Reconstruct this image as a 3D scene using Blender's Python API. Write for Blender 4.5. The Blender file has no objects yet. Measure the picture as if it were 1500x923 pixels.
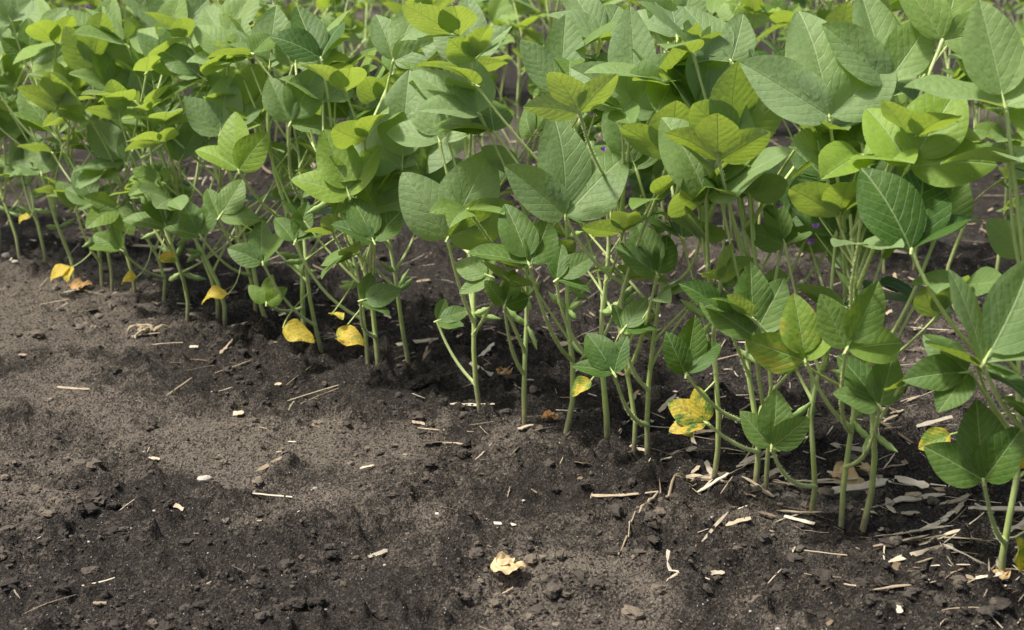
import bpy, math, random
import numpy as np
random.seed(7); rng=np.random.default_rng(11)
U=random.uniform
def vec(*a): return np.array(a,dtype=float)
def nz(v):
    v=np.asarray(v,float); return v/(np.linalg.norm(v)+1e-12)
def rot(v,ax,a):
    ax=nz(ax); c,s=math.cos(a),math.sin(a)
    return v*c+np.cross(ax,v)*s+ax*np.dot(ax,v)*(1-c)

# ------------------------------------------------------------ numpy noise
TAB=rng.random((256,256))
def vn(x,y,sd=0):
    x=x+sd*17.31; y=y+sd*9.77
    xi=np.floor(x).astype(int); yi=np.floor(y).astype(int)
    fx=x-xi; fy=y-yi
    fx=fx*fx*(3-2*fx); fy=fy*fy*(3-2*fy)
    a=TAB[xi&255,yi&255]; b=TAB[(xi+1)&255,yi&255]; c=TAB[xi&255,(yi+1)&255]; d=TAB[(xi+1)&255,(yi+1)&255]
    return (a*(1-fx)+b*fx)*(1-fy)+(c*(1-fx)+d*fx)*fy
def fbm(x,y,f,o=4,sd=0):
    r=0;a=.5;t=0
    for i in range(o):
        ca,sa=math.cos(i*1.1+sd),math.sin(i*1.1+sd)
        r=r+a*vn((x*ca-y*sa)*f,(x*sa+y*ca)*f,sd+i); t+=a; a*=.5; f*=2.03
    return r/t
def sst(a,b,x):
    t=np.clip((x-a)/(b-a),0,1); return t*t*(3-2*t)

# row frame: normal RN, direction RD, first row passes through R0
RN=np.array([.658,.753]); RD=np.array([-.753,.658]); R0=np.array([.539,1.412])
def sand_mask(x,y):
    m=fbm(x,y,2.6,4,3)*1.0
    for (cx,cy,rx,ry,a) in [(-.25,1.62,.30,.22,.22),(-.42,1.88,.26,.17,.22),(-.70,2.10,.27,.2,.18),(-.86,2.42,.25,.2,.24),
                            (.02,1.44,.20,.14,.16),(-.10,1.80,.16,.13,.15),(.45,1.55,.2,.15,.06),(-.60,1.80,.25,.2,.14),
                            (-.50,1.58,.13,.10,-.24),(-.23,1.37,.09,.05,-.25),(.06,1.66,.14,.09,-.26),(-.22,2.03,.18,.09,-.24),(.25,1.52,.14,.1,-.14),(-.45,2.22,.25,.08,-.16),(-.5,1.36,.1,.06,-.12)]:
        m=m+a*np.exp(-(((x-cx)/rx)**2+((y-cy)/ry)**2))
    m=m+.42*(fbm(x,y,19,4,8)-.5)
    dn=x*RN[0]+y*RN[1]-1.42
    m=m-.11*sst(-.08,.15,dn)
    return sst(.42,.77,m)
def ground_z(x,y):
    s=sand_mask(x,y)
    z=.022*(fbm(x,y,2.2,3,1)-.5)+.024*(fbm(x,y,8,3,5)-.5)
    r=fbm(x,y,32,4,2); l=sst(.42,.66,fbm(x,y,14,3,9))
    z=z+(1-.6*s)*(.048*np.maximum(r-.48,0)+.060*l*np.maximum(fbm(x,y,52,3,12)-.42,0))
    z=z+(1-.45*s)*.014*(fbm(x,y,95,3,4)-.5)
    dn=x*RN[0]+y*RN[1]-1.42
    z=z+.008*np.exp(-(dn/.07)**2)
    return z
def gz(x,y): return float(ground_z(np.array([x]),np.array([y]))[0])

# ------------------------------------------------------------ mesh builder
class MB:
    def __init__(s): s.V=[];s.F=[];s.UV=[];s.C=[];s.M=[];s.n=0
    def add(s,v,f,uv,col,mat):
        s.V.append(v); s.F.append(f+s.n); s.n+=len(v)
        s.UV.append(uv)
        c=np.asarray(col,float)
        s.C.append(np.broadcast_to(c,(len(v),4)) if c.ndim==1 else c)
        s.M.append(np.full(len(f),mat,dtype=np.int32))
    def build(s,name,mats,origin=None,smooth=True):
        V=np.concatenate(s.V); F=np.concatenate(s.F).astype(np.int32); UV=np.concatenate(s.UV); C=np.concatenate(s.C); M=np.concatenate(s.M)
        if origin is not None: V=V-np.array(origin)
        me=bpy.data.meshes.new(name)
        me.vertices.add(len(V)); me.vertices.foreach_set('co',V.astype(np.float32).ravel())
        me.loops.add(F.size); me.loops.foreach_set('vertex_index',F.ravel())
        me.polygons.add(len(F)); me.polygons.foreach_set('loop_start',np.arange(0,F.size,4,dtype=np.int32))
        try: me.polygons.foreach_set('loop_total',np.full(len(F),4,dtype=np.int32))
        except Exception: pass
        me.polygons.foreach_set('material_index',M)
        me.polygons.foreach_set('use_smooth',np.full(len(F),smooth))
        u=me.uv_layers.new(name='UVMap'); u.data.foreach_set('uv',UV[F.ravel()].astype(np.float32).ravel())
        a=me.attributes.new('Tint','FLOAT_COLOR','POINT'); a.data.foreach_set('color',C.astype(np.float32).ravel())
        for m in mats: me.materials.append(m)
        me.update(calc_edges=True)
        ob=bpy.data.objects.new(name,me); bpy.context.scene.collection.objects.link(ob)
        if origin is not None: ob.location=origin
        return ob
_gf={}
def gridfaces(a,b):
    if (a,b) not in _gf:
        i,j=np.meshgrid(np.arange(a-1),np.arange(b-1),indexing='ij'); k=(i*b+j).ravel()
        _gf[(a,b)]=np.stack([k,k+1,k+b+1,k+b],1)
    return _gf[(a,b)]
def tube(mb,P,R,sides,col,mat,flat=1.0):
    P=np.asarray(P,float); n=len(P)
    T=np.gradient(P,axis=0); T/=np.linalg.norm(T,axis=1)[:,None]+1e-12
    ref=vec(0,0,1) if abs(T[0][2])<.9 else vec(1,0,0)
    A=np.cross(T,ref); A/=np.linalg.norm(A,axis=1)[:,None]+1e-9
    B=np.cross(T,A)
    th=np.linspace(0,2*math.pi,sides+1)
    R=np.broadcast_to(np.asarray(R,float),(n,))
    v=P[:,None,:]+R[:,None,None]*(np.cos(th)[None,:,None]*A[:,None,:]*flat+np.sin(th)[None,:,None]*B[:,None,:])
    uv=np.stack(np.meshgrid(np.linspace(0,1,n),th/6.283,indexing='ij'),-1).reshape(-1,2)
    mb.add(v.reshape(-1,3),gridfaces(n,sides+1),uv,col,mat)
def bez(p0,p1,p2,n):
    t=np.linspace(0,1,n)[:,None]
    return (1-t)**2*p0+2*t*(1-t)*p1+t*t*p2
LEAF,STEM,POD,FLOWER=0,1,2,3
HAIRY=[False]
def hairs(mb,P,R,dens):
    P=np.asarray(P,float); seg=np.linalg.norm(np.diff(P,axis=0),axis=1); L=seg.sum(); n=int(L*dens)
    if n<1: return
    cs=np.concatenate([[0],np.cumsum(seg)])
    s=rng.random(n)*L
    c=np.stack([np.interp(s,cs,P[:,i]) for i in range(3)],1)
    r=np.interp(s,cs,np.broadcast_to(R,(len(P),)))
    T=nz(P[-1]-P[0])
    d=rng.normal(0,1,(n,3)); d-=np.outer(d@T,T); d/=np.linalg.norm(d,axis=1)[:,None]
    w=np.cross(d,T)*.00011; d2=d+T*rng.uniform(-.3,.5,(n,1))
    ln=rng.uniform(.0014,.0026,(n,1))
    a=c+d*r[:,None]*.9
    v=np.stack([a-w,a+w,a+d2*ln+w*.25,a+d2*ln-w*.25],1).reshape(-1,3)
    f=np.arange(4*n).reshape(n,4)
    mb.add(v,f,np.zeros((len(v),2)),(1.,0,0,1),STEM)
def leaflet(mb,p,d,n,L,wr=.70,fold=.25,curl=.35,col=(.5,0,.3,1),res=(10,8),amp=.03,crumple=0.):
    d=nz(d); n=nz(n-np.dot(n,d)*d); sd=np.cross(d,n)
    nl,nw=res
    t=np.linspace(0,1,nl+1)[:,None]; t=t-.085*np.sin(t*6.2832); a=np.linspace(-1,1,nw+1)[None,:]
    pw=U(.73,.86)
    w=np.maximum(np.sin(math.pi*np.clip(t,0,1)**pw),0)**U(.62,.76)*(1-.12*t)
    w=np.maximum(w,.012)
    asym=U(-.06,.06)
    X=a*w*wr*L*.5*(1+asym*np.sign(a))
    th=curl*(t-.25)*1.3
    dt=np.diff(t,axis=0)
    Y=np.concatenate([[[0]],np.cumsum(np.cos(th[:-1])*dt,0)])*L
    Z=np.concatenate([[[0]],np.cumsum(-np.sin(th[:-1])*dt,0)])*L
    ph=U(0,6.28); ph2=U(0,6.28)
    aX=np.abs(X)
    Zf=Z+aX*math.sin(fold)-1.3*np.sin(fold)*aX**2/L+amp*L*(np.sin(ph+t*8+a)*np.abs(a)**1.5*.6+np.sin(ph2+t*5-2*a)*a*a*.7)*w
    if crumple>0: Zf=Zf+crumple*L*(np.sin(ph+X/L*19+t*13)+np.sin(ph2+t*23-X/L*11))*.5
    Xf=X*math.cos(fold*.8)+(t*t)*L*U(-.07,.07)
    Yf=np.broadcast_to(Y,X.shape)
    v=p+Xf[...,None]*sd+Yf[...,None]*d+Zf[...,None]*n
    uv=np.stack([X/L+.5,np.broadcast_to(t,X.shape)],-1).reshape(-1,2)
    mb.add(v.reshape(-1,3),gridfaces(nl+1,nw+1),uv,col,LEAF)
def tint(tone,yel=0.,pale=.3):
    return (min(1,max(0,tone+U(-.15,.15))),yel,min(1,max(0,pale+U(-.15,.15))),U(0,1))
def trifoliate(mb,p,d,n,L,tone=.5,yel=0.,pale=.3,res=(10,8),spread=None,hero=False):
    d=nz(d); n=nz(n-np.dot(n,d)*d)
    k=U(0,1)
    if not hero:
        if k<.22: pale=min(1,pale+.45)
        elif k<.42: tone-=.35; pale*=.3
        elif k<.55: tone+=.35; pale*=.2
    q=p+d*L*.13
    tube(mb,[p-d*.005,p+d*.002,p+d*L*.06,q+d*.004],[.0014,.0019,.0011,.0009],5,(.7,0,0,1),STEM)
    leaflet(mb,q,d,n,L,U(.64,.78),U(.1,.5),U(-.1,.5) if hero else U(0,.7),tint(tone,yel,pale),res,amp=.04)
    for s in (-1,1):
        a=U(38,72) if spread is None else spread+U(-12,12)
        dl=rot(d,n,s*math.radians(a))
        nl_=rot(n,dl,s*U(-.35,1.0)); dl=rot(dl,np.cross(dl,nl_),U(-.2,.3))
        leaflet(mb,p+dl*.002,dl,nl_,L*U(.84,1.0),U(.62,.77),U(.1,.55),U(0,.6),tint(tone-.05,yel,pale),res,amp=.04)

def stem_curve(base,lean,h):
    n=9; t=np.linspace(0,1,n)[:,None]
    w=np.array([U(-1,1),U(-1,1),0])*.011
    w2=np.array([U(-1,1),U(-1,1),0])*.006
    return base+vec(0,0,1)*h*t+np.array([lean[0],lean[1],0])*(t**1.4)+w*np.sin(t*5)+w2*np.sin(t*11)
def at(P,z):
    zz=P[:,2]; return np.array([np.interp(z,zz,P[:,i]) for i in range(3)])
def pod(mb,p,d,L):
    n=12;t=np.linspace(0,1,n)
    side=nz(np.cross(d,vec(0,0,1)+.01)); b=side*U(-.3,.3)+vec(0,0,-1)*.2
    P=p+np.outer(t*L,nz(d))+np.outer(np.sin(t*3.14)*L*.25,b)
    R=.0048*np.sin(np.clip(t*3.14,0.08,3.08))**.5*(1+.16*np.cos(t*6.28*3))
    R[0]=.0008;R[-1]=.0005;R[-2]=.0018
    tube(mb,P,R,8,(U(.3,.9),0,0,1),POD,flat=.6)
    if HAIRY[0]: hairs(mb,P,R*.8,2500)
def flowers(mb,p):
    for i in range(random.randint(2,4)):
        q=p+np.array([U(-.008,.008),U(-.008,.008),U(-.018,.022)])
        for k in range(4):
            d=nz([U(-1,1),U(-1.2,.4),U(-.3,1)])
            leaflet(mb,q,d,nz([U(-1,1),-1,U(-1,1)]),U(.0045,.007),.95,.2,.3,(U(0,1),0,0,1),(3,4))
            mb.M[-1][:]=FLOWER

def petiole(mb,p0,p1,d,r0=.0022,r1=.0015,res=8,sides=6):
    L=np.linalg.norm(p1-p0)
    mid=p0*.45+p1*.55-nz(d)*L*.12+np.array([0,0,-.1*L])+np.array([U(-1,1),U(-1,1),0])*L*.06
    P=bez(p0,mid,p1,res)
    R=np.linspace(r0,r1,res); R[-1]*=1.5; R[0]*=1.4
    tube(mb,P,R,sides,(U(.6,1.),0,0,1),STEM)
    if HAIRY[0]: hairs(mb,P,R,2600)

def plant(mb,base,lean,h,front=True,res=(10,8),dens=1.0,low=.10,size=1.0,tl=0.):
    S=stem_curve(base,lean,h)
    rb=U(.0033,.0046)
    zt=np.linspace(0,1,len(S))
    R=rb*(1-.55*zt)
    col=np.stack([np.clip(zt*2.2+.0+U(-.06,.06),0,1),zt*0,zt*0,zt*0+1],1)
    sd=7 if front else 4
    col=np.repeat(col,sd+1,0)
    tube(mb,S,R,sd,col,STEM)
    if HAIRY[0]: hairs(mb,S[2:],R[2:],2200)
    nodes=[]
    z=low+U(0,.03); az=U(0,6.28)
    while z<h:
        nodes.append((z,az)); az+=math.pi+U(-.7,.7); z+=U(.026,.042)/dens
    for z,az in nodes:
        f=z/h
        p0=at(S,base[2]+z)
        if front:
            tube(mb,[p0-vec(0,0,.003),p0,p0+vec(0,0,.003)],[rb*(1-.55*f),rb*(1-.55*f)*1.35,rb*(1-.55*f)],6,(min(1,f*1.8),0,0,1),STEM)
        L=size*(.036+.052*min(1,f*1.1))*U(.75,1.2)
        pl=size*(.04+.12*math.sin(min(1,f*1.1)*2.2))*U(.7,1.3)
        el=math.radians(U(25,60)+18*f)
        out=vec(math.cos(az),math.sin(az),0)
        if front and f<.9 and np.dot(out[:2],RN)<-.25 and U(0,1)<.3:
            out=-out
        p1=p0+(out*math.cos(el)+vec(0,0,1)*math.sin(el))*pl
        e2=math.radians(U(-20,50) if f<.5 else U(5,80))
        az2=math.atan2(out[1],out[0])+U(-.9,.9)
        o2=vec(math.cos(az2),math.sin(az2),0)
        d=o2*math.cos(e2)+vec(0,0,1)*math.sin(e2)
        n=-o2*math.sin(e2)+vec(0,0,1)*math.cos(e2)
        n=rot(n,d,U(-.6,.6))
        if front: petiole(mb,p0,p1,d)
        else: petiole(mb,p0,p1,d,.0019,.0014,5,4)
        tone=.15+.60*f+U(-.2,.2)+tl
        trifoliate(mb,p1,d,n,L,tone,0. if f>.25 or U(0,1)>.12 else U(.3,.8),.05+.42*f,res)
        if z<h*.75 and U(0,1)<(.6 if front else .2):
            for k in range(random.randint(1,3)):
                pod(mb,p0,nz([U(-1,1),U(-1,1),U(-.6,.9)]),U(.03,.048))
    return S

# ------------------------------------------------------------ materials
def newmat(name):
    m=bpy.data.materials.new(name); m.use_nodes=True
    nt=m.node_tree; nt.nodes.clear()
    return m,nt
def N_(nt,t,**k):
    n=nt.nodes.new(t)
    for a,b in k.items(): setattr(n,a,b)
    return n
def math_(nt,op,a,b=None,c=None,clamp=False):
    n=nt.nodes.new('ShaderNodeMath'); n.operation=op; n.use_clamp=clamp
    for i,x in enumerate((a,b,c)):
        if x is None: continue
        if isinstance(x,(int,float)): n.inputs[i].default_value=x
        else: nt.links.new(x,n.inputs[i])
    return n.outputs[0]
def mix_(nt,f,a,b,bt='MIX'):
    n=nt.nodes.new('ShaderNodeMix'); n.data_type='RGBA'; n.blend_type=bt
    for s,x in ((n.inputs[0],f),(n.inputs[6],a),(n.inputs[7],b)):
        if isinstance(x,(int,float)): s.default_value=x
        elif isinstance(x,tuple): s.default_value=(*x,1) if len(x)==3 else x
        else: nt.links.new(x,s)
    return n.outputs[2]
def mrange(nt,x,a,b,c=0.,d=1.,smooth=True):
    n=nt.nodes.new('ShaderNodeMapRange'); n.interpolation_type='SMOOTHSTEP' if smooth else 'LINEAR'
    nt.links.new(x,n.inputs[0])
    for i,v in enumerate((a,b,c,d)): n.inputs[i+1].default_value=v
    return n.outputs[0]
def noise(nt,vecs,scale,detail=4,rough=.55):
    n=nt.nodes.new('ShaderNodeTexNoise'); n.inputs['Scale'].default_value=scale; n.inputs['Detail'].default_value=detail; n.inputs['Roughness'].default_value=rough
    if vecs is not None: nt.links.new(vecs,n.inputs['Vector'])
    return n.outputs[0]
def attr(nt):
    a=nt.nodes.new('ShaderNodeAttribute'); a.attribute_name='Tint'
    s=nt.nodes.new('ShaderNodeSeparateColor'); nt.links.new(a.outputs['Color'],s.inputs[0])
    return s.outputs[0],s.outputs[1],s.outputs[2],a.outputs['Alpha']

def leaf_mat(detail=True):
    m,nt=newmat('soybean_leaf'); L=nt.links
    r,g,b,al=attr(nt)
    uv=N_(nt,'ShaderNodeUVMap'); sx=N_(nt,'ShaderNodeSeparateXYZ'); L.new(uv.outputs[0],sx.inputs[0])
    u,v=sx.outputs[0],sx.outputs[1]
    tc=N_(nt,'ShaderNodeTexCoord')
    uc=math_(nt,'SUBTRACT',u,.5); ax=math_(nt,'ABSOLUTE',uc)
    geo=N_(nt,'ShaderNodeNewGeometry')
    if detail:
        big=noise(nt,tc.outputs['Object'],28,2)
        side=math_(nt,'GREATER_THAN',uc,0.)
        c=math_(nt,'SUBTRACT',v,math_(nt,'MULTIPLY',math_(nt,'POWER',ax,1.2),1.45))
        c=math_(nt,'ADD',c,math_(nt,'MULTIPLY',side,.06))
        c2=math_(nt,'ADD',c,math_(nt,'MULTIPLY',math_(nt,'SUBTRACT',big,.5),.12))
        fr=math_(nt,'FRACT',math_(nt,'MULTIPLY',c2,7.))
        dist=math_(nt,'ABSOLUTE',math_(nt,'SUBTRACT',fr,.5))
        vein=mrange(nt,dist,.0,.07,1.,0.)
        mid=mrange(nt,ax,.003,.015,1.,0.)
        vm=math_(nt,'MAXIMUM',math_(nt,'MULTIPLY',vein,.6),mid)
        vo=N_(nt,'ShaderNodeTexVoronoi',feature='DISTANCE_TO_EDGE'); vo.inputs['Scale'].default_value=32; L.new(uv.outputs[0],vo.inputs['Vector'])
        net=mrange(nt,vo.outputs['Distance'],0.,.14,1.,0.)
        tone=math_(nt,'ADD',r,math_(nt,'MULTIPLY',math_(nt,'SUBTRACT',big,.5),.7),clamp=True)
    else: tone=r
    base=mix_(nt,tone,(.048,.122,.014),(.225,.350,.038))
    base=mix_(nt,math_(nt,'MULTIPLY',b,.80),base,(.285,.400,.215))
    if detail:
        n2=noise(nt,tc.outputs['Object'],55,4,.6)
        yn=mrange(nt,n2,.35,.65,-.40,.40)
        yf=math_(nt,'MULTIPLY',mrange(nt,math_(nt,'ADD',g,math_(nt,'MULTIPLY',yn,math_(nt,'MINIMUM',math_(nt,'MULTIPLY',g,4.),1.))),.15,.75),1.,clamp=True)
        yc=mix_(nt,al,(.66,.54,.06),(.66,.40,.05))
        base=mix_(nt,yf,base,yc)
        brn=math_(nt,'MULTIPLY',mrange(nt,n2,.60,.68),math_(nt,'MINIMUM',g,.85))
        base=mix_(nt,brn,base,(.14,.065,.02))
        base=mix_(nt,math_(nt,'MULTIPLY',vm,.62),base,(.42,.54,.27))
        base=mix_(nt,math_(nt,'MULTIPLY',net,.12),base,(.28,.40,.14))
        spot=mrange(nt,n2,.70,.73)
        base=mix_(nt,math_(nt,'MULTIPLY',spot,.5),base,(.22,.17,.06))
    under=mix_(nt,.60,base,(.29,.39,.21))
    col=mix_(nt,geo.outputs['Backfacing'],base,under)
    pb=N_(nt,'ShaderNodeBsdfPrincipled'); L.new(col,pb.inputs['Base Color'])
    pb.inputs['Roughness'].default_value=.56; pb.inputs['Specular IOR Level'].default_value=.45
    tr=N_(nt,'ShaderNodeBsdfTranslucent')
    tcol=mix_(nt,1.,col,(1.85,1.75,.42),'MULTIPLY')
    if detail:
        tcol=mix_(nt,math_(nt,'MULTIPLY',vm,.4),tcol,(.10,.20,.03))
        h=math_(nt,'MULTIPLY',vm,-.8)
        h=math_(nt,'ADD',h,math_(nt,'MULTIPLY',math_(nt,'COSINE',math_(nt,'MULTIPLY',fr,6.2832)),.10))
        h=math_(nt,'ADD',h,math_(nt,'MULTIPLY',noise(nt,tc.outputs['Object'],150,1),1.4))
        bp=N_(nt,'ShaderNodeBump'); bp.inputs['Strength'].default_value=.65; bp.inputs['Distance'].default_value=.0012; L.new(h,bp.inputs['Height'])
        L.new(bp.outputs[0],pb.inputs['Normal']); L.new(bp.outputs[0],tr.inputs[1])
    L.new(tcol,tr.inputs[0])
    ms=N_(nt,'ShaderNodeMixShader'); ms.inputs[0].default_value=.36
    L.new(pb.outputs[0],ms.inputs[1]); L.new(tr.outputs[0],ms.inputs[2])
    o=N_(nt,'ShaderNodeOutputMaterial'); L.new(ms.outputs[0],o.inputs[0])
    return m
def simple_mat(name,stops,rough=.6,bscale=400,bstr=.4,bdist=.001,var=60,varamt=.3,trans=0.,spec=.4):
    m,nt=newmat(name); L=nt.links
    r,g,b,al=attr(nt)
    tc=N_(nt,'ShaderNodeTexCoord')
    x=math_(nt,'ADD',r,math_(nt,'MULTIPLY',math_(nt,'SUBTRACT',noise(nt,tc.outputs['Object'],var,3),.5),varamt),clamp=True)
    cr=N_(nt,'ShaderNodeValToRGB'); e=cr.color_ramp.elements
    e[0].position=stops[0][0]; e[0].color=(*stops[0][1],1); e[1].position=stops[-1][0]; e[1].color=(*stops[-1][1],1)
    for p,c in stops[1:-1]:
        q=e.new(p); q.color=(*c,1)
    L.new(x,cr.inputs[0])
    pb=N_(nt,'ShaderNodeBsdfPrincipled'); L.new(cr.outputs[0],pb.inputs['Base Color'])
    if bstr>0:
        bp=N_(nt,'ShaderNodeBump'); bp.inputs['Strength'].default_value=bstr; bp.inputs['Distance'].default_value=bdist
        L.new(noise(nt,tc.outputs['Object'],bscale,2),bp.inputs['Height']); L.new(bp.outputs[0],pb.inputs['Normal'])
    pb.inputs['Roughness'].default_value=rough; pb.inputs['Specular IOR Level'].default_value=spec
    o=N_(nt,'ShaderNodeOutputMaterial')
    if trans>0:
        tr=N_(nt,'ShaderNodeBsdfTranslucent'); L.new(cr.outputs[0],tr.inputs[0])
        ms=N_(nt,'ShaderNodeMixShader'); ms.inputs[0].default_value=trans
        L.new(pb.outputs[0],ms.inputs[1]); L.new(tr.outputs[0],ms.inputs[2]); L.new(ms.outputs[0],o.inputs[0])
    else: L.new(pb.outputs[0],o.inputs[0])
    return m
M_leaf=leaf_mat(); M_leaf2=leaf_mat(False)
M_stem=simple_mat('soybean_stem',[(0,(.19,.16,.10)),(.2,(.30,.33,.14)),(.5,(.44,.54,.17)),(1,(.60,.70,.32))],.5,600,0,.0006,90,.45)
M_pod=simple_mat('soybean_pod',[(0,(.20,.34,.08)),(1,(.40,.52,.20))],.6,700,.5,.0006,120,.3)
M_flower=simple_mat('soybean_flower',[(0,(.22,.06,.50)),(1,(.50,.28,.78))],.6,400,0,.0005,60,.2,.3)
PM=[M_leaf,M_stem,M_pod,M_flower]; PM2=[M_leaf2,M_stem,M_pod,M_flower]
M_clod=simple_mat('soil_clod',[(0,(.034,.030,.027)),(.5,(.080,.069,.058)),(.8,(.19,.158,.12)),(1,(.38,.33,.27))],.95,500,.9,.0015,150,.35,0,.1)
M_straw=simple_mat('dry_straw',[(0,(.17,.125,.08)),(.5,(.44,.36,.25)),(1,(.74,.67,.54))],.75,500,.6,.0008,100,.6,0,.2)
M_dry=simple_mat('dry_leaf',[(0,(.40,.19,.06)),(.5,(.56,.40,.20)),(1,(.70,.55,.33))],.8,300,.6,.001,70,.6,.15,.2)
M_pebble=simple_mat('pebble',[(0,(.18,.16,.13)),(1,(.60,.55,.47))],.85,300,.4,.0008,80,.3,0,.2)

def ground_mat():
    m,nt=newmat('field_soil'); L=nt.links
    r,g,b,al=attr(nt)
    geo=N_(nt,'ShaderNodeNewGeometry'); P=geo.outputs['Position']
    n1=noise(nt,P,9,4,.6); n2=noise(nt,P,60,5,.75); n3=noise(nt,P,340,3,.7)
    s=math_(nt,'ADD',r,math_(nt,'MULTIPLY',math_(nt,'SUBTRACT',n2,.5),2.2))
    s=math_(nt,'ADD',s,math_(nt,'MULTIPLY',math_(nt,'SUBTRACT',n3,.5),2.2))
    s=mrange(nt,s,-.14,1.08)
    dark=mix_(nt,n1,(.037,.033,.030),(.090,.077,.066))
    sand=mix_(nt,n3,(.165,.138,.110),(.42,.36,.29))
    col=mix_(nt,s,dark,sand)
    vo=N_(nt,'ShaderNodeTexVoronoi'); vo.inputs['Scale'].default_value=380; L.new(P,vo.inputs['Vector'])
    sp=N_(nt,'ShaderNodeSeparateColor'); L.new(vo.outputs['Color'],sp.inputs[0])
    grain=math_(nt,'MULTIPLY',math_(nt,'GREATER_THAN',sp.outputs[0],.86),mrange(nt,vo.outputs['Distance'],.25,.40,1.,0.))
    col=mix_(nt,math_(nt,'MULTIPLY',grain,mrange(nt,s,0.,1.,.35,.7)),col,(.46,.41,.34))
    dk=math_(nt,'MULTIPLY',math_(nt,'GREATER_THAN',sp.outputs[1],.70),.7)
    col=mix_(nt,dk,col,(.028,.025,.022))
    h=math_(nt,'ADD',math_(nt,'MULTIPLY',n2,2.8),math_(nt,'MULTIPLY',n3,1.8))
    bp=N_(nt,'ShaderNodeBump'); bp.inputs['Strength'].default_value=1.; bp.inputs['Distance'].default_value=.0085; L.new(h,bp.inputs['Height'])
    pb=N_(nt,'ShaderNodeBsdfPrincipled'); L.new(col,pb.inputs['Base Color']); L.new(bp.outputs[0],pb.inputs['Normal'])
    pb.inputs['Roughness'].default_value=.95; pb.inputs['Specular IOR Level'].default_value=.15
    o=N_(nt,'ShaderNodeOutputMaterial'); L.new(pb.outputs[0],o.inputs[0])
    return m

# ------------------------------------------------------------ ground sheet
def axis(a,b,st,g,lim):
    c=list(np.arange(a,b,st)); x=c[-1]; d=st
    while x<lim: d*=g; x+=d; c.append(x)
    x=c[0]; d=st; l=[]
    while x>-lim: d*=g; x-=d; l.append(x)
    return np.array(l[::-1]+c)
gx=axis(-1.0,.8,.0036,1.08,400); gy=axis(1.25,2.5,.0036,1.08,400)
X,Y=np.meshgrid(gx,gy,indexing='ij')
far=np.exp(-np.maximum(np.hypot(X,Y)-6,0)/6)
Z=ground_z(X,Y)*far
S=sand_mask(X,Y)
mb=MB()
V=np.stack([X,Y,Z],-1).reshape(-1,3)
fa=gridfaces(len(gx),len(gy))[:,::-1]
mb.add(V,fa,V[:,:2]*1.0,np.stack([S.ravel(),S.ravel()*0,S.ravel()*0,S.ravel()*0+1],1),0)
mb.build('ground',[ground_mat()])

# ------------------------------------------------------------ front row plants
BASES=[(.95,1.05),(.88,1.12),(.80,1.18),(.72,1.25),(.66,1.31),(.59,1.36),(.539,1.412),(.417,1.543),(.394,1.552),(.364,1.586),(.315,1.625),(.305,1.640),(.257,1.671),(.181,1.759),(.162,1.752),(.131,1.812),(.074,1.844),(.018,1.890),(-.045,1.930),(-.160,2.095),(-.208,2.095),(-.227,2.121),(-.312,2.215),(-.344,2.243),(-.413,2.305),(-.437,2.317),(-.498,2.351),(-.512,2.363),(-.567,2.371),(-.636,2.487),(-.694,2.517),(-.751,2.567),(-.779,2.599),(-.845,2.647),(-.921,2.721),(-.992,2.773),(-1.052,2.827),(-1.11,2.87),(-1.17,2.93),(-1.25,2.99),(-1.33,3.06),(-1.41,3.12),(-1.48,3.2),(-1.57,3.27),(-1.66,3.34),(-1.74,3.41)]
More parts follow.
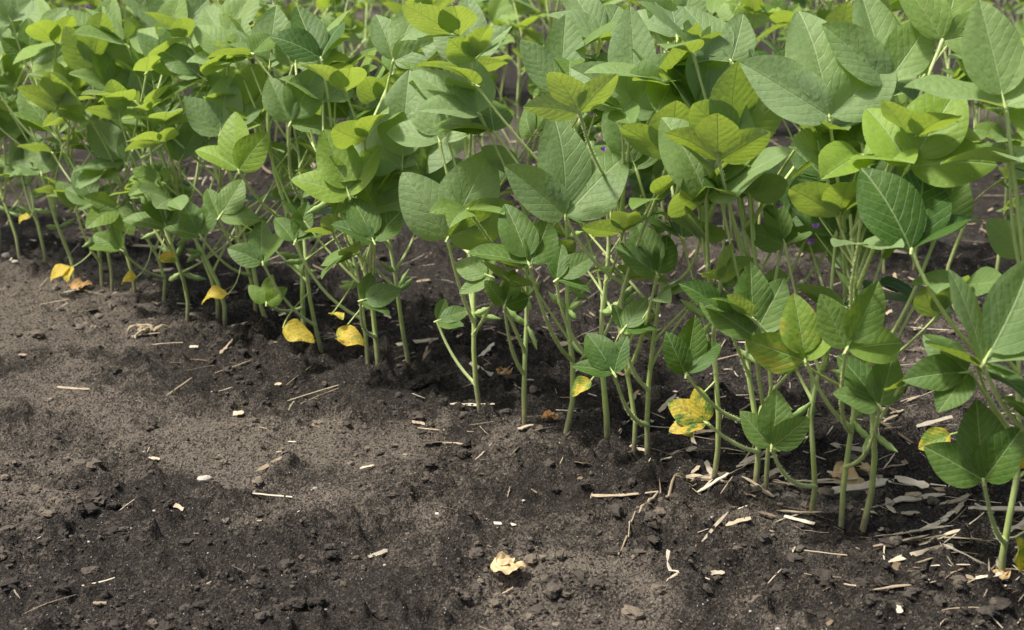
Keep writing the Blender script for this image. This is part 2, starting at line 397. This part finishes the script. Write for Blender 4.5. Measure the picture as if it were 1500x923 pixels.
# hand-placed leaves: x,y,z of joint, direction angle, leaflet length, backward tilt, tone, yellow, pale
HERO=[(.348,1.555,.499,97,.110,25,.75,0,.9),(.221,1.586,.401,78,.110,20,.55,0,.6),(.405,1.399,.388,68,.095,35,.10,0,.0),
(.412,1.459,.462,60,.090,15,.9,0,.1),(.452,1.291,.304,52,.105,25,.45,0,.6),(.485,1.396,.534,103,.092,20,.85,0,.5),
(.150,1.755,.483,92,.100,15,.7,0,.95),(.220,1.693,.480,70,.095,25,.5,0,.8),(.063,1.831,.489,85,.085,20,.5,0,.8),
(.066,1.722,.348,87,.112,20,.4,0,.6),(-.043,1.857,.454,138,.092,40,.75,0,.95),(-.158,2.024,.349,88,.120,10,.6,0,.9),
(-.231,1.981,.317,108,.086,25,.9,0,.0),(-.418,2.145,.321,105,.082,20,1.,.06,.0),(-.284,2.134,.493,110,.085,45,.1,0,.1),
(-.499,2.322,.436,140,.085,35,.35,0,.2),(-.672,2.447,.273,130,.092,30,.3,0,.5),(-.579,2.325,.186,110,.080,30,.5,0,.3),
(-.087,1.856,.286,62,.115,10,.55,0,.8),(.022,1.760,.276,105,.075,25,.3,0,.2),(-.195,1.950,.258,110,.065,35,.1,0,.0),
(.271,1.516,.259,93,.070,15,.3,0,.1),(.357,1.441,.268,60,.070,20,.6,0,.2),(.125,1.643,.169,120,.052,25,.1,0,.0),
(.204,1.574,.193,75,.060,30,.1,0,.0),(.480,1.334,.163,98,.070,15,.2,0,.1),(.294,1.496,.133,83,.056,15,.3,0,.1),
(.235,1.601,.121,150,.045,30,.3,.45,0),(-.108,1.954,.140,25,.042,45,.3,0,.2),(-.028,1.843,.237,160,.048,40,.5,0,.2),
(-.389,2.146,.175,100,.062,30,.25,0,.2),(.057,1.756,.257,40,.050,30,.2,0,.1),(-.392,2.176,.100,90,.042,30,.8,.10,0),
(.326,1.495,.236,100,.065,20,.9,.14,0),(.460,1.351,.274,180,.058,30,.2,0,.1),(.300,1.690,.495,60,.065,25,.4,0,.6),
(.328,1.665,.351,70,.07,25,.15,0,.1),(-.852,2.631,.289,120,.095,30,.6,0,.3),(-.954,2.719,.207,100,.08,30,.5,0,.3),
(-.773,2.561,.387,150,.095,40,.9,0,.2),(-.714,2.510,.478,130,.07,35,.7,0,.4),(-.195,2.123,.378,80,.09,20,.5,0,.8),
(-.059,2.070,.496,95,.08,25,.75,0,1.),(-.175,2.106,.492,70,.08,25,.9,0,.7),(-.375,2.213,.468,85,.085,25,.7,0,1.),
(.417,1.587,.533,95,.095,25,.7,0,.6),(.263,1.723,.539,120,.08,35,.6,0,.6),
(-.604,2.546,.474,95,.11,25,.5,0,.7),(.478,1.601,.576,70,.085,30,.9,0,.4),(.118,1.915,.542,110,.08,40,.6,0,.6),
(-.047,1.927,.317,75,.08,30,.4,0,.6),(.403,1.666,.506,60,.075,30,.5,0,.5),(-.471,2.363,.494,70,.1,30,.7,0,.4),
(-.894,2.734,.454,110,.09,35,.9,0,.4),(-.982,2.811,.352,90,.09,30,.9,0,.3),(.216,1.896,.544,70,.075,30,.6,0,.6),
(-.50,2.22,.20,120,.06,30,.3,0,.2),(-.46,2.18,.24,60,.06,30,.5,0,.3),(-.33,2.10,.22,70,.055,30,.3,0,.2),
(-.63,2.38,.22,60,.07,30,.4,0,.3),(-.74,2.46,.20,110,.07,30,.3,0,.2),(-.80,2.55,.17,70,.065,30,.5,0,.3),(-.88,2.62,.22,110,.075,30,.4,0,.3),(-.98,2.72,.27,80,.08,30,.7,0,.4),
(-.68,2.40,.13,150,.05,30,.5,.08,.1),(-.22,1.99,.16,20,.05,35,.3,0,.1),
(-.55,2.32,.30,70,.08,30,.5,0,.5),(-.46,2.22,.36,80,.085,20,.5,0,.7),(-.33,2.10,.40,60,.08,25,.6,0,.5),
(.40,1.45,.20,120,.06,30,.3,0,.2),
(.16,1.80,.39,110,.08,25,.3,0,.3),(-.10,1.95,.40,110,.08,25,.6,0,.7),(.26,1.68,.38,100,.075,20,.2,0,.1),
(.37,1.58,.36,75,.08,25,.2,0,.2),(.18,1.70,.28,110,.06,25,.25,0,.2),(.46,1.50,.38,110,.085,25,.4,0,.3),
(-.01,1.83,.20,70,.045,30,.3,0,.1),(.14,1.72,.20,60,.045,30,.2,0,.1),(-.20,2.02,.29,60,.07,20,.5,0,.4)]
YEL=[(-.358,2.119,.066,10,.050,.95,1),(-.262,2.035,.077,20,.045,.75,2),(-.459,2.207,.096,190,.045,.9,1),(-.661,2.411,.067,160,.032,.9,1),(-.818,2.547,.048,200,.045,.95,2),
(-.274,2.059,.107,70,.030,.85,1),(.524,1.348,.083,280,.04,.55,1),(.513,1.371,.158,60,.035,.85,1),(.467,1.412,.172,190,.035,.40,1),(-.92,2.65,.12,170,.030,.55,1),
(.10,1.70,.13,200,.03,.42,1),(.30,1.54,.11,10,.03,.40,1),(.20,1.63,.10,330,.028,.5,1),(-.60,2.34,.12,30,.03,.5,1)]
own={i:[] for i in range(len(BASES))}
def nearest(x,y):
    return min(range(len(BASES)),key=lambda i:(BASES[i][0]-x)**2+(BASES[i][1]-y)**2+ (0.002*len(own[i])))
for hh in HERO: own[nearest(hh[0],hh[1])].append(('h',hh))
for yy in YEL: own[nearest(yy[0],yy[1])].append(('y',yy))
FL=[(.27,1.60,.442),(.345,1.575,.363),(.118,1.79,.415),(.345,1.56,.385),(.30,1.60,.40)]
for f_ in FL: own[nearest(f_[0],f_[1])].append(('f',f_))
for i,(bx,by) in enumerate(BASES):
    mb=MB()
    HAIRY[0]=bx>-.35
    zb=gz(bx,by)-.006
    base=vec(bx,by,zb)
    left=float(np.clip((.1-bx)/.6,0,1))
    h=(.40-.05*left)*U(.88,1.08)
    lean=(U(-.04,.03)-.09*left,U(-.03,.03)+.03*left)
    S=plant(mb,base,lean,h,True,(10,8),.86+.34*left,low=.13-.045*left,size=1.0,tl=.1*left)
    for kind,q in own[i]:
        if kind=='h':
            x,y,z,a,L,tl,tone,yel,pale=q
            L*=1.06
            a=math.radians(a); b=math.radians(tl+U(-6,10)); yw=U(-.45,.45)
            d=vec(math.cos(a),math.sin(a)*math.sin(b),math.sin(a)*math.cos(b)); n=vec(0,-math.cos(b),math.sin(b))
            d=rot(d,vec(0,0,1),yw*.5); n=rot(n,vec(0,0,1),yw)
            p1=vec(x,y,z); zn=min(h*.92,max(.05,z-U(.10,.17)))
            petiole(mb,at(S,zn+zb),p1,nz(d+vec(0,0,.6)),.0027,.0018,12,8)
            trifoliate(mb,p1,d,n,L,tone,yel,pale,(16,12),hero=True,spread=48)
        elif kind=='y':
            x,y,z,a,L,yel,cnt=q
            a=math.radians(a); d=nz([math.cos(a),U(-.5,.2),math.sin(a)*.5-U(0,.5)]); n=nz([U(-.7,.7),-U(.2,.9),.8])
            p1=vec(x,y,z+.01); petiole(mb,at(S,min(h*.8,z+.04+zb)),p1,d,.0011,.0008)
            leaflet(mb,p1,d,n,L*1.1,.78,U(.3,.8),U(.3,1.3),(.8,yel,0,U(0,1)),(12,8),.12,.02)
            if cnt>1: leaflet(mb,p1,rot(d,n,1.1),n,L*.75,.78,.4,.9,(.8,yel*.75,0,U(0,1)),(12,8),.10,.02)
        else:
            x,y,z=q; p1=vec(x,y,z)
            tube(mb,[at(S,min(h*.9,z-.05)),p1],[.0014,.0009],5,(.6,0,0,1),STEM); flowers(mb,p1)
    mb.build('soybean_plant',PM,origin=(bx,by,zb))
HAIRY[0]=False

# ------------------------------------------------------------ rows behind
def visible(x,y,m=1.05):
    dep=y*.956+.2
    return dep>.5 and abs(x/dep)<.36*m+.03
nb=0
for k in range(1,8):
    off=1.12*k
    mb=MB(); s=-4.0
    while s<14:
        s+=U(.055,.09)+.008*k
        q=R0+RD*s+RN*(off+U(-.02,.02))
        if not visible(q[0],q[1]) or math.hypot(*q)>8.5: continue
        zb=gz(q[0],q[1])-.006
        r_=(7,6) if k==1 else (5,4)
        plant(mb,vec(q[0],q[1],zb),(U(-.05,.05),U(-.04,.04)),U(.33,.44),False,r_,.85 if k<3 else .65,.10,1.0 if k<3 else 1.15,tl=.28)
        if k==1 and U(0,1)<.1: flowers(mb,vec(q[0]+U(-.03,.03),q[1]-.05,U(.2,.4)))
        nb+=1
    if mb.n: mb.build('soybean_row',PM if k==1 else PM2)

# ------------------------------------------------------------ loose soil, stones, straw
def cubesphere():
    import bmesh
    bm=bmesh.new(); bmesh.ops.create_cube(bm,size=2); bmesh.ops.subdivide_edges(bm,edges=bm.edges[:],cuts=2,use_grid_fill=True)
    v=np.array([x.co[:] for x in bm.verts]); f=np.array([[y.index for y in x.verts] for x in bm.faces]); bm.free()
    v/=np.linalg.norm(v,axis=1)[:,None]; return v,f
CV,CF=cubesphere()
def lump(mb,x,y,z,r,tone,squash=.65,rough=.25,sink=.25):
    k=nz([U(-1,1),U(-1,1),U(-1,1)]); k2=nz([U(-1,1),U(-1,1),U(-1,1)])
    sh=1-.35*np.maximum(CV@k,0)-.3*np.maximum(CV@k2,0)
    v=CV*sh[:,None]*(1+rng.normal(0,rough*.6,(len(CV),1)))*r*np.array([U(.7,1.4),U(.7,1.4),squash])
    a=U(0,6.28); c,s=math.cos(a),math.sin(a)
    v=v@np.array([[c,s,0],[-s,c,0],[0,0,1]])
    v=v+vec(x,y,z+r*squash*(1-2*sink))
    mb.add(v,CF,np.zeros((len(v),2)),(tone,0,0,1),0)
def rnd_ground(n):
    y=1.28+2.4*rng.random(n)**1.3
    return rng.uniform(-.40,.44,n)*(y+.25),y
mb=MB()
x,y=rnd_ground(28000); sd=sand_mask(x,y); cl=fbm(x,y,7,3,21); zz=ground_z(x,y)
keep=(rng.random(len(x))>sd*.35)&(rng.random(len(x))<(cl-.30)*2.6)
for xx,yy,z0,s0 in zip(x[keep],y[keep],zz[keep],sd[keep]):
    r=.0012*(1/(random.random()+.028))**.62
    lump(mb,xx,yy,z0,min(r,.0105),U(.15,.62)+s0*.28,.7,.3,.3)
for (x0,y0,r) in [(-.130,2.036,.017),(-.118,2.02,.011),(-.148,2.03,.012),(.207,1.61,.008),(-.10,2.0,.008),(-.235,1.369,.012),(-.21,1.375,.010),(-.26,1.36,.010),(-.52,1.59,.010),(-.49,1.60,.008),(.06,1.67,.008)]:
    for k in range(12):
        lump(mb,x0+U(-1,1)*r*.8,y0+U(-1,1)*r*.6,gz(x0,y0),r*U(.3,.75),U(.0,.35),.8,.3,.15)
mb.build('soil_clods',[M_clod],smooth=False)
mb=MB()
x,y=rnd_ground(4200); zz=ground_z(x,y)
c8=np.array([[a,b,c] for a in (-1,1) for b in (-1,1) for c in (-1,1)],float)*.7
f8=np.array([[0,1,3,2],[4,6,7,5],[0,4,5,1],[2,3,7,6],[0,2,6,4],[1,5,7,3]])
for xx,yy,z0 in zip(x,y,zz):
    r=U(.0004,.0010)*(1 if U(0,1)<.95 else 1.6)
    v=c8*(1+rng.normal(0,.2,(8,3)))*r+vec(xx,yy,z0+r*.3)
    mb.add(v,f8,np.zeros((8,2)),(U(0,.8),0,0,1),0)
mb.build('sand_grains',[M_pebble])
mb=MB()
def chip(x,y,a,L,w,tone,bend=.1,z=0.,tilt=0.):
    n=7;t=np.linspace(-.5,.5,n)
    c,s=math.cos(a),math.sin(a)
    off=bend*L*np.sin(t*2+U(0,3))+w*.12*rng.normal(0,1,n)
    px=x+t*L*c-off*s; py=y+t*L*s+off*c
    g0=ground_z(px,py); pz=np.polyval(np.polyfit(t,g0,1),t)+.30*w+.0018+z+(t+.5)*tilt*L
    R=w*.5*(1+rng.normal(0,.16,n)); R[0]*=U(.1,1); R[-1]*=U(.1,1)
    sd=vec(-s,c,U(-.7,.7)); up=nz(np.cross(vec(c,s,tilt),sd))
    th=np.array([.35,2.79,3.49,5.93,6.633])
    P=np.stack([px,py,pz],1)
    v=P[:,None,:]+R[:,None,None]*(np.cos(th)[None,:,None]*sd+np.sin(th)[None,:,None]*up*.5)
    mb.add(v.reshape(-1,3),gridfaces(n,5),np.zeros((n*5,2)),(tone,0,0,1),0)
for i in range(2600):
    y=U(1.3,4.2); x=U(-.40,.46)*(y+.25)
    dn=x*.658+y*.753-1.42
    pr=.18 if dn<-.12 else (.6 if dn<.03 else .9)
    if x>.2 and dn>-.13: pr=1
    if U(0,1)>pr: continue
    L=U(.006,.03) if U(0,1)<.75 else U(.04,.09)
    if dn<-.12: L*=.75
    chip(x,y,U(-.6,.9) if U(0,1)<.55 else U(0,3.14),L,U(.0009,.0024) if U(0,1)<.7 else U(.003,.008),U(.05,.8),U(-.2,.2),0,U(-.05,.15))
for i in range(90):
    x=U(.22,.64); y=1.42+(.62-x)*.9+U(-.13,.25)
    chip(x,y,U(-.6,.7) if U(0,1)<.6 else U(0,3.14),U(.012,.075),U(.0015,.008),U(.2,.9),U(-.15,.15),0,U(-.02,.15))
for (x,y,a,L,w,t) in [(-.008,1.561,.25,.028,.005,1.),(.469,1.609,1.45,.055,.011,.6),(.486,1.534,.1,.075,.008,.75),(.50,1.51,.05,.05,.005,.6),(.52,1.50,-.7,.05,.007,.5),
    (.44,1.66,.05,.09,.012,.75),(.40,1.68,-.1,.07,.013,.6),(.177,1.447,1.5,.025,.004,.9),(.488,1.407,-1.2,.03,.004,.7),(.53,1.42,1.4,.03,.005,.8),
    (.51,1.63,.2,.07,.011,.7),(.27,1.55,.1,.03,.006,.5),(-.30,2.02,.3,.09,.0025,.45),(-.33,2.08,.8,.05,.003,.5),(-.62,2.29,.5,.05,.004,.5),(-.06,1.936,.1,.06,.006,.75),(-.04,2.2,1.2,.05,.008,.8),(-.03,2.1,.2,.06,.004,.7)]:
    chip(x,y,a,L,w,t,.04)
mb.build('crop_residue',[M_straw],smooth=False)
# twisted dead root
mb=MB()
pts=np.array([(.245,1.69),(.225,1.675),(.205,1.655),(.185,1.63),(.165,1.61),(.155,1.58),(.14,1.54),(.13,1.50),(.122,1.465)])
tt=np.linspace(0,8,34); px=np.interp(tt,range(9),pts[:,0])+.002*np.sin(tt*3.1); py=np.interp(tt,range(9),pts[:,1])+.002*np.cos(tt*2.3)
tube(mb,np.stack([px,py,ground_z(px,py)+.003],1),.0026*(1+.35*np.sin(tt*5.7))*np.linspace(1.3,.4,34),7,(.35,0,0,1),0,.7)
for k in range(3):
    j=random.randint(2,12); a=U(0,6.28); n=7; t=np.linspace(0,U(.02,.035),n)
    qx=px[j]+t*math.cos(a); qy=py[j]+t*math.sin(a)
    tube(mb,np.stack([qx,qy,ground_z(qx,qy)+.003],1),np.linspace(.0014,.0006,n),5,(.4,0,0,1),0)
mb.build('dead_root',[M_straw])
mb=MB()
for j in range(7):
    a=U(0,6.28); n=8; t=np.linspace(0,1,n); L=U(.015,.035)
    qx=-.623+U(-.015,.015)+t*L*math.cos(a)+.004*np.sin(t*6); qy=2.305+U(-.01,.01)+t*L*math.sin(a)
    tube(mb,np.stack([qx,qy,ground_z(qx,qy)+.003+.012*np.sin(t*3)*U(0,1)],1),np.linspace(.0035,.0012,n),6,(U(.2,.5),0,0,1),0)
mb.build('dead_root',[M_straw])
# dry leaves on soil
for (x,y,L,a,t) in [(-.024,1.428,.045,.2,.8),(.043,1.90,.03,.5,.1),(-.02,2.10,.04,1.,.2),(.41,1.70,.05,-.3,.6),(-.03,2.55,.04,2.,.1),(.46,1.72,.045,1.6,.7),(-.80,2.58,.045,3.,.25),(.53,1.395,.03,1.,.4)]:
    mb=MB(); z=gz(x,y)
    leaflet(mb,vec(x,y,z+.005),vec(math.cos(a),math.sin(a),.02),vec(U(-.2,.2),-.15,1),L,.7,.3,.4,(t,0,0,1),(16,12),.12,.06)
    leaflet(mb,vec(x+.008,y+.004,z+.006),vec(math.cos(a+.7),math.sin(a+.7),.1),vec(.2,-.3,1),L*.7,.7,.6,.9,(t,0,0,1),(14,12),.10,.06)
    mb.M=[m*0 for m in mb.M]; mb.build('dry_leaf',[M_dry])
mb=MB()
for (x,y,r,t) in [(-.399,1.703,.010,.6),(-.09,1.58,.004,1.),(.02,1.69,.0035,.9),(.13,1.62,.004,.6),(-.25,1.66,.005,.3),(-1.03,2.80,.012,.9),(-.99,2.74,.007,.7),(.2,1.36,.004,.7)]:
    lump(mb,x,y,gz(x,y),r,t,.45,.12,.3)
x,y=rnd_ground(90)
for xx,yy in zip(x,y): lump(mb,xx,yy,gz(xx,yy),U(.0010,.0026),U(0,.9),.6,.1,.3)
mb.build('pebbles',[M_pebble],smooth=False)

# ------------------------------------------------------------ light, sky, camera
sc=bpy.context.scene
sdir=nz([-.46,-.10,.87]); el=math.asin(sdir[2]); az=math.atan2(sdir[0],sdir[1])
w=bpy.data.worlds.new("World"); sc.world=w; w.use_nodes=True; nt=w.node_tree; nt.nodes.clear()
sky=nt.nodes.new('ShaderNodeTexSky'); sky.sky_type='NISHITA'; sky.sun_disc=False; sky.sun_elevation=el; sky.sun_rotation=az; sky.dust_density=6.; sky.air_density=1.0; sky.ozone_density=.3
bg=nt.nodes.new('ShaderNodeBackground'); bg.inputs[1].default_value=.15; wo=nt.nodes.new('ShaderNodeOutputWorld')
nt.links.new(sky.outputs[0],bg.inputs[0]); nt.links.new(bg.outputs[0],wo.inputs[0])
sl=bpy.data.lights.new('sun','SUN'); sl.energy=5.0; sl.angle=math.radians(5); sl.color=(1,.97,.90)
so=bpy.data.objects.new('sun',sl); sc.collection.objects.link(so)
from mathutils import Vector
so.rotation_euler=Vector(sdir).to_track_quat('Z','Y').to_euler(); so.location=(0,0,10)
cam=bpy.data.cameras.new('camera'); co=bpy.data.objects.new('camera',cam); sc.collection.objects.link(co)
co.location=(0,0,.75); co.rotation_euler=(math.radians(90-17.1),0,0)
cam.lens=50; cam.sensor_width=36; cam.clip_start=.02; cam.clip_end=1500
cam.dof.use_dof=True; cam.dof.focus_distance=1.80; cam.dof.aperture_fstop=8
sc.camera=co
sc.view_settings.view_transform='Standard'; sc.view_settings.look='None'; sc.view_settings.exposure=0
print('back plants',nb)
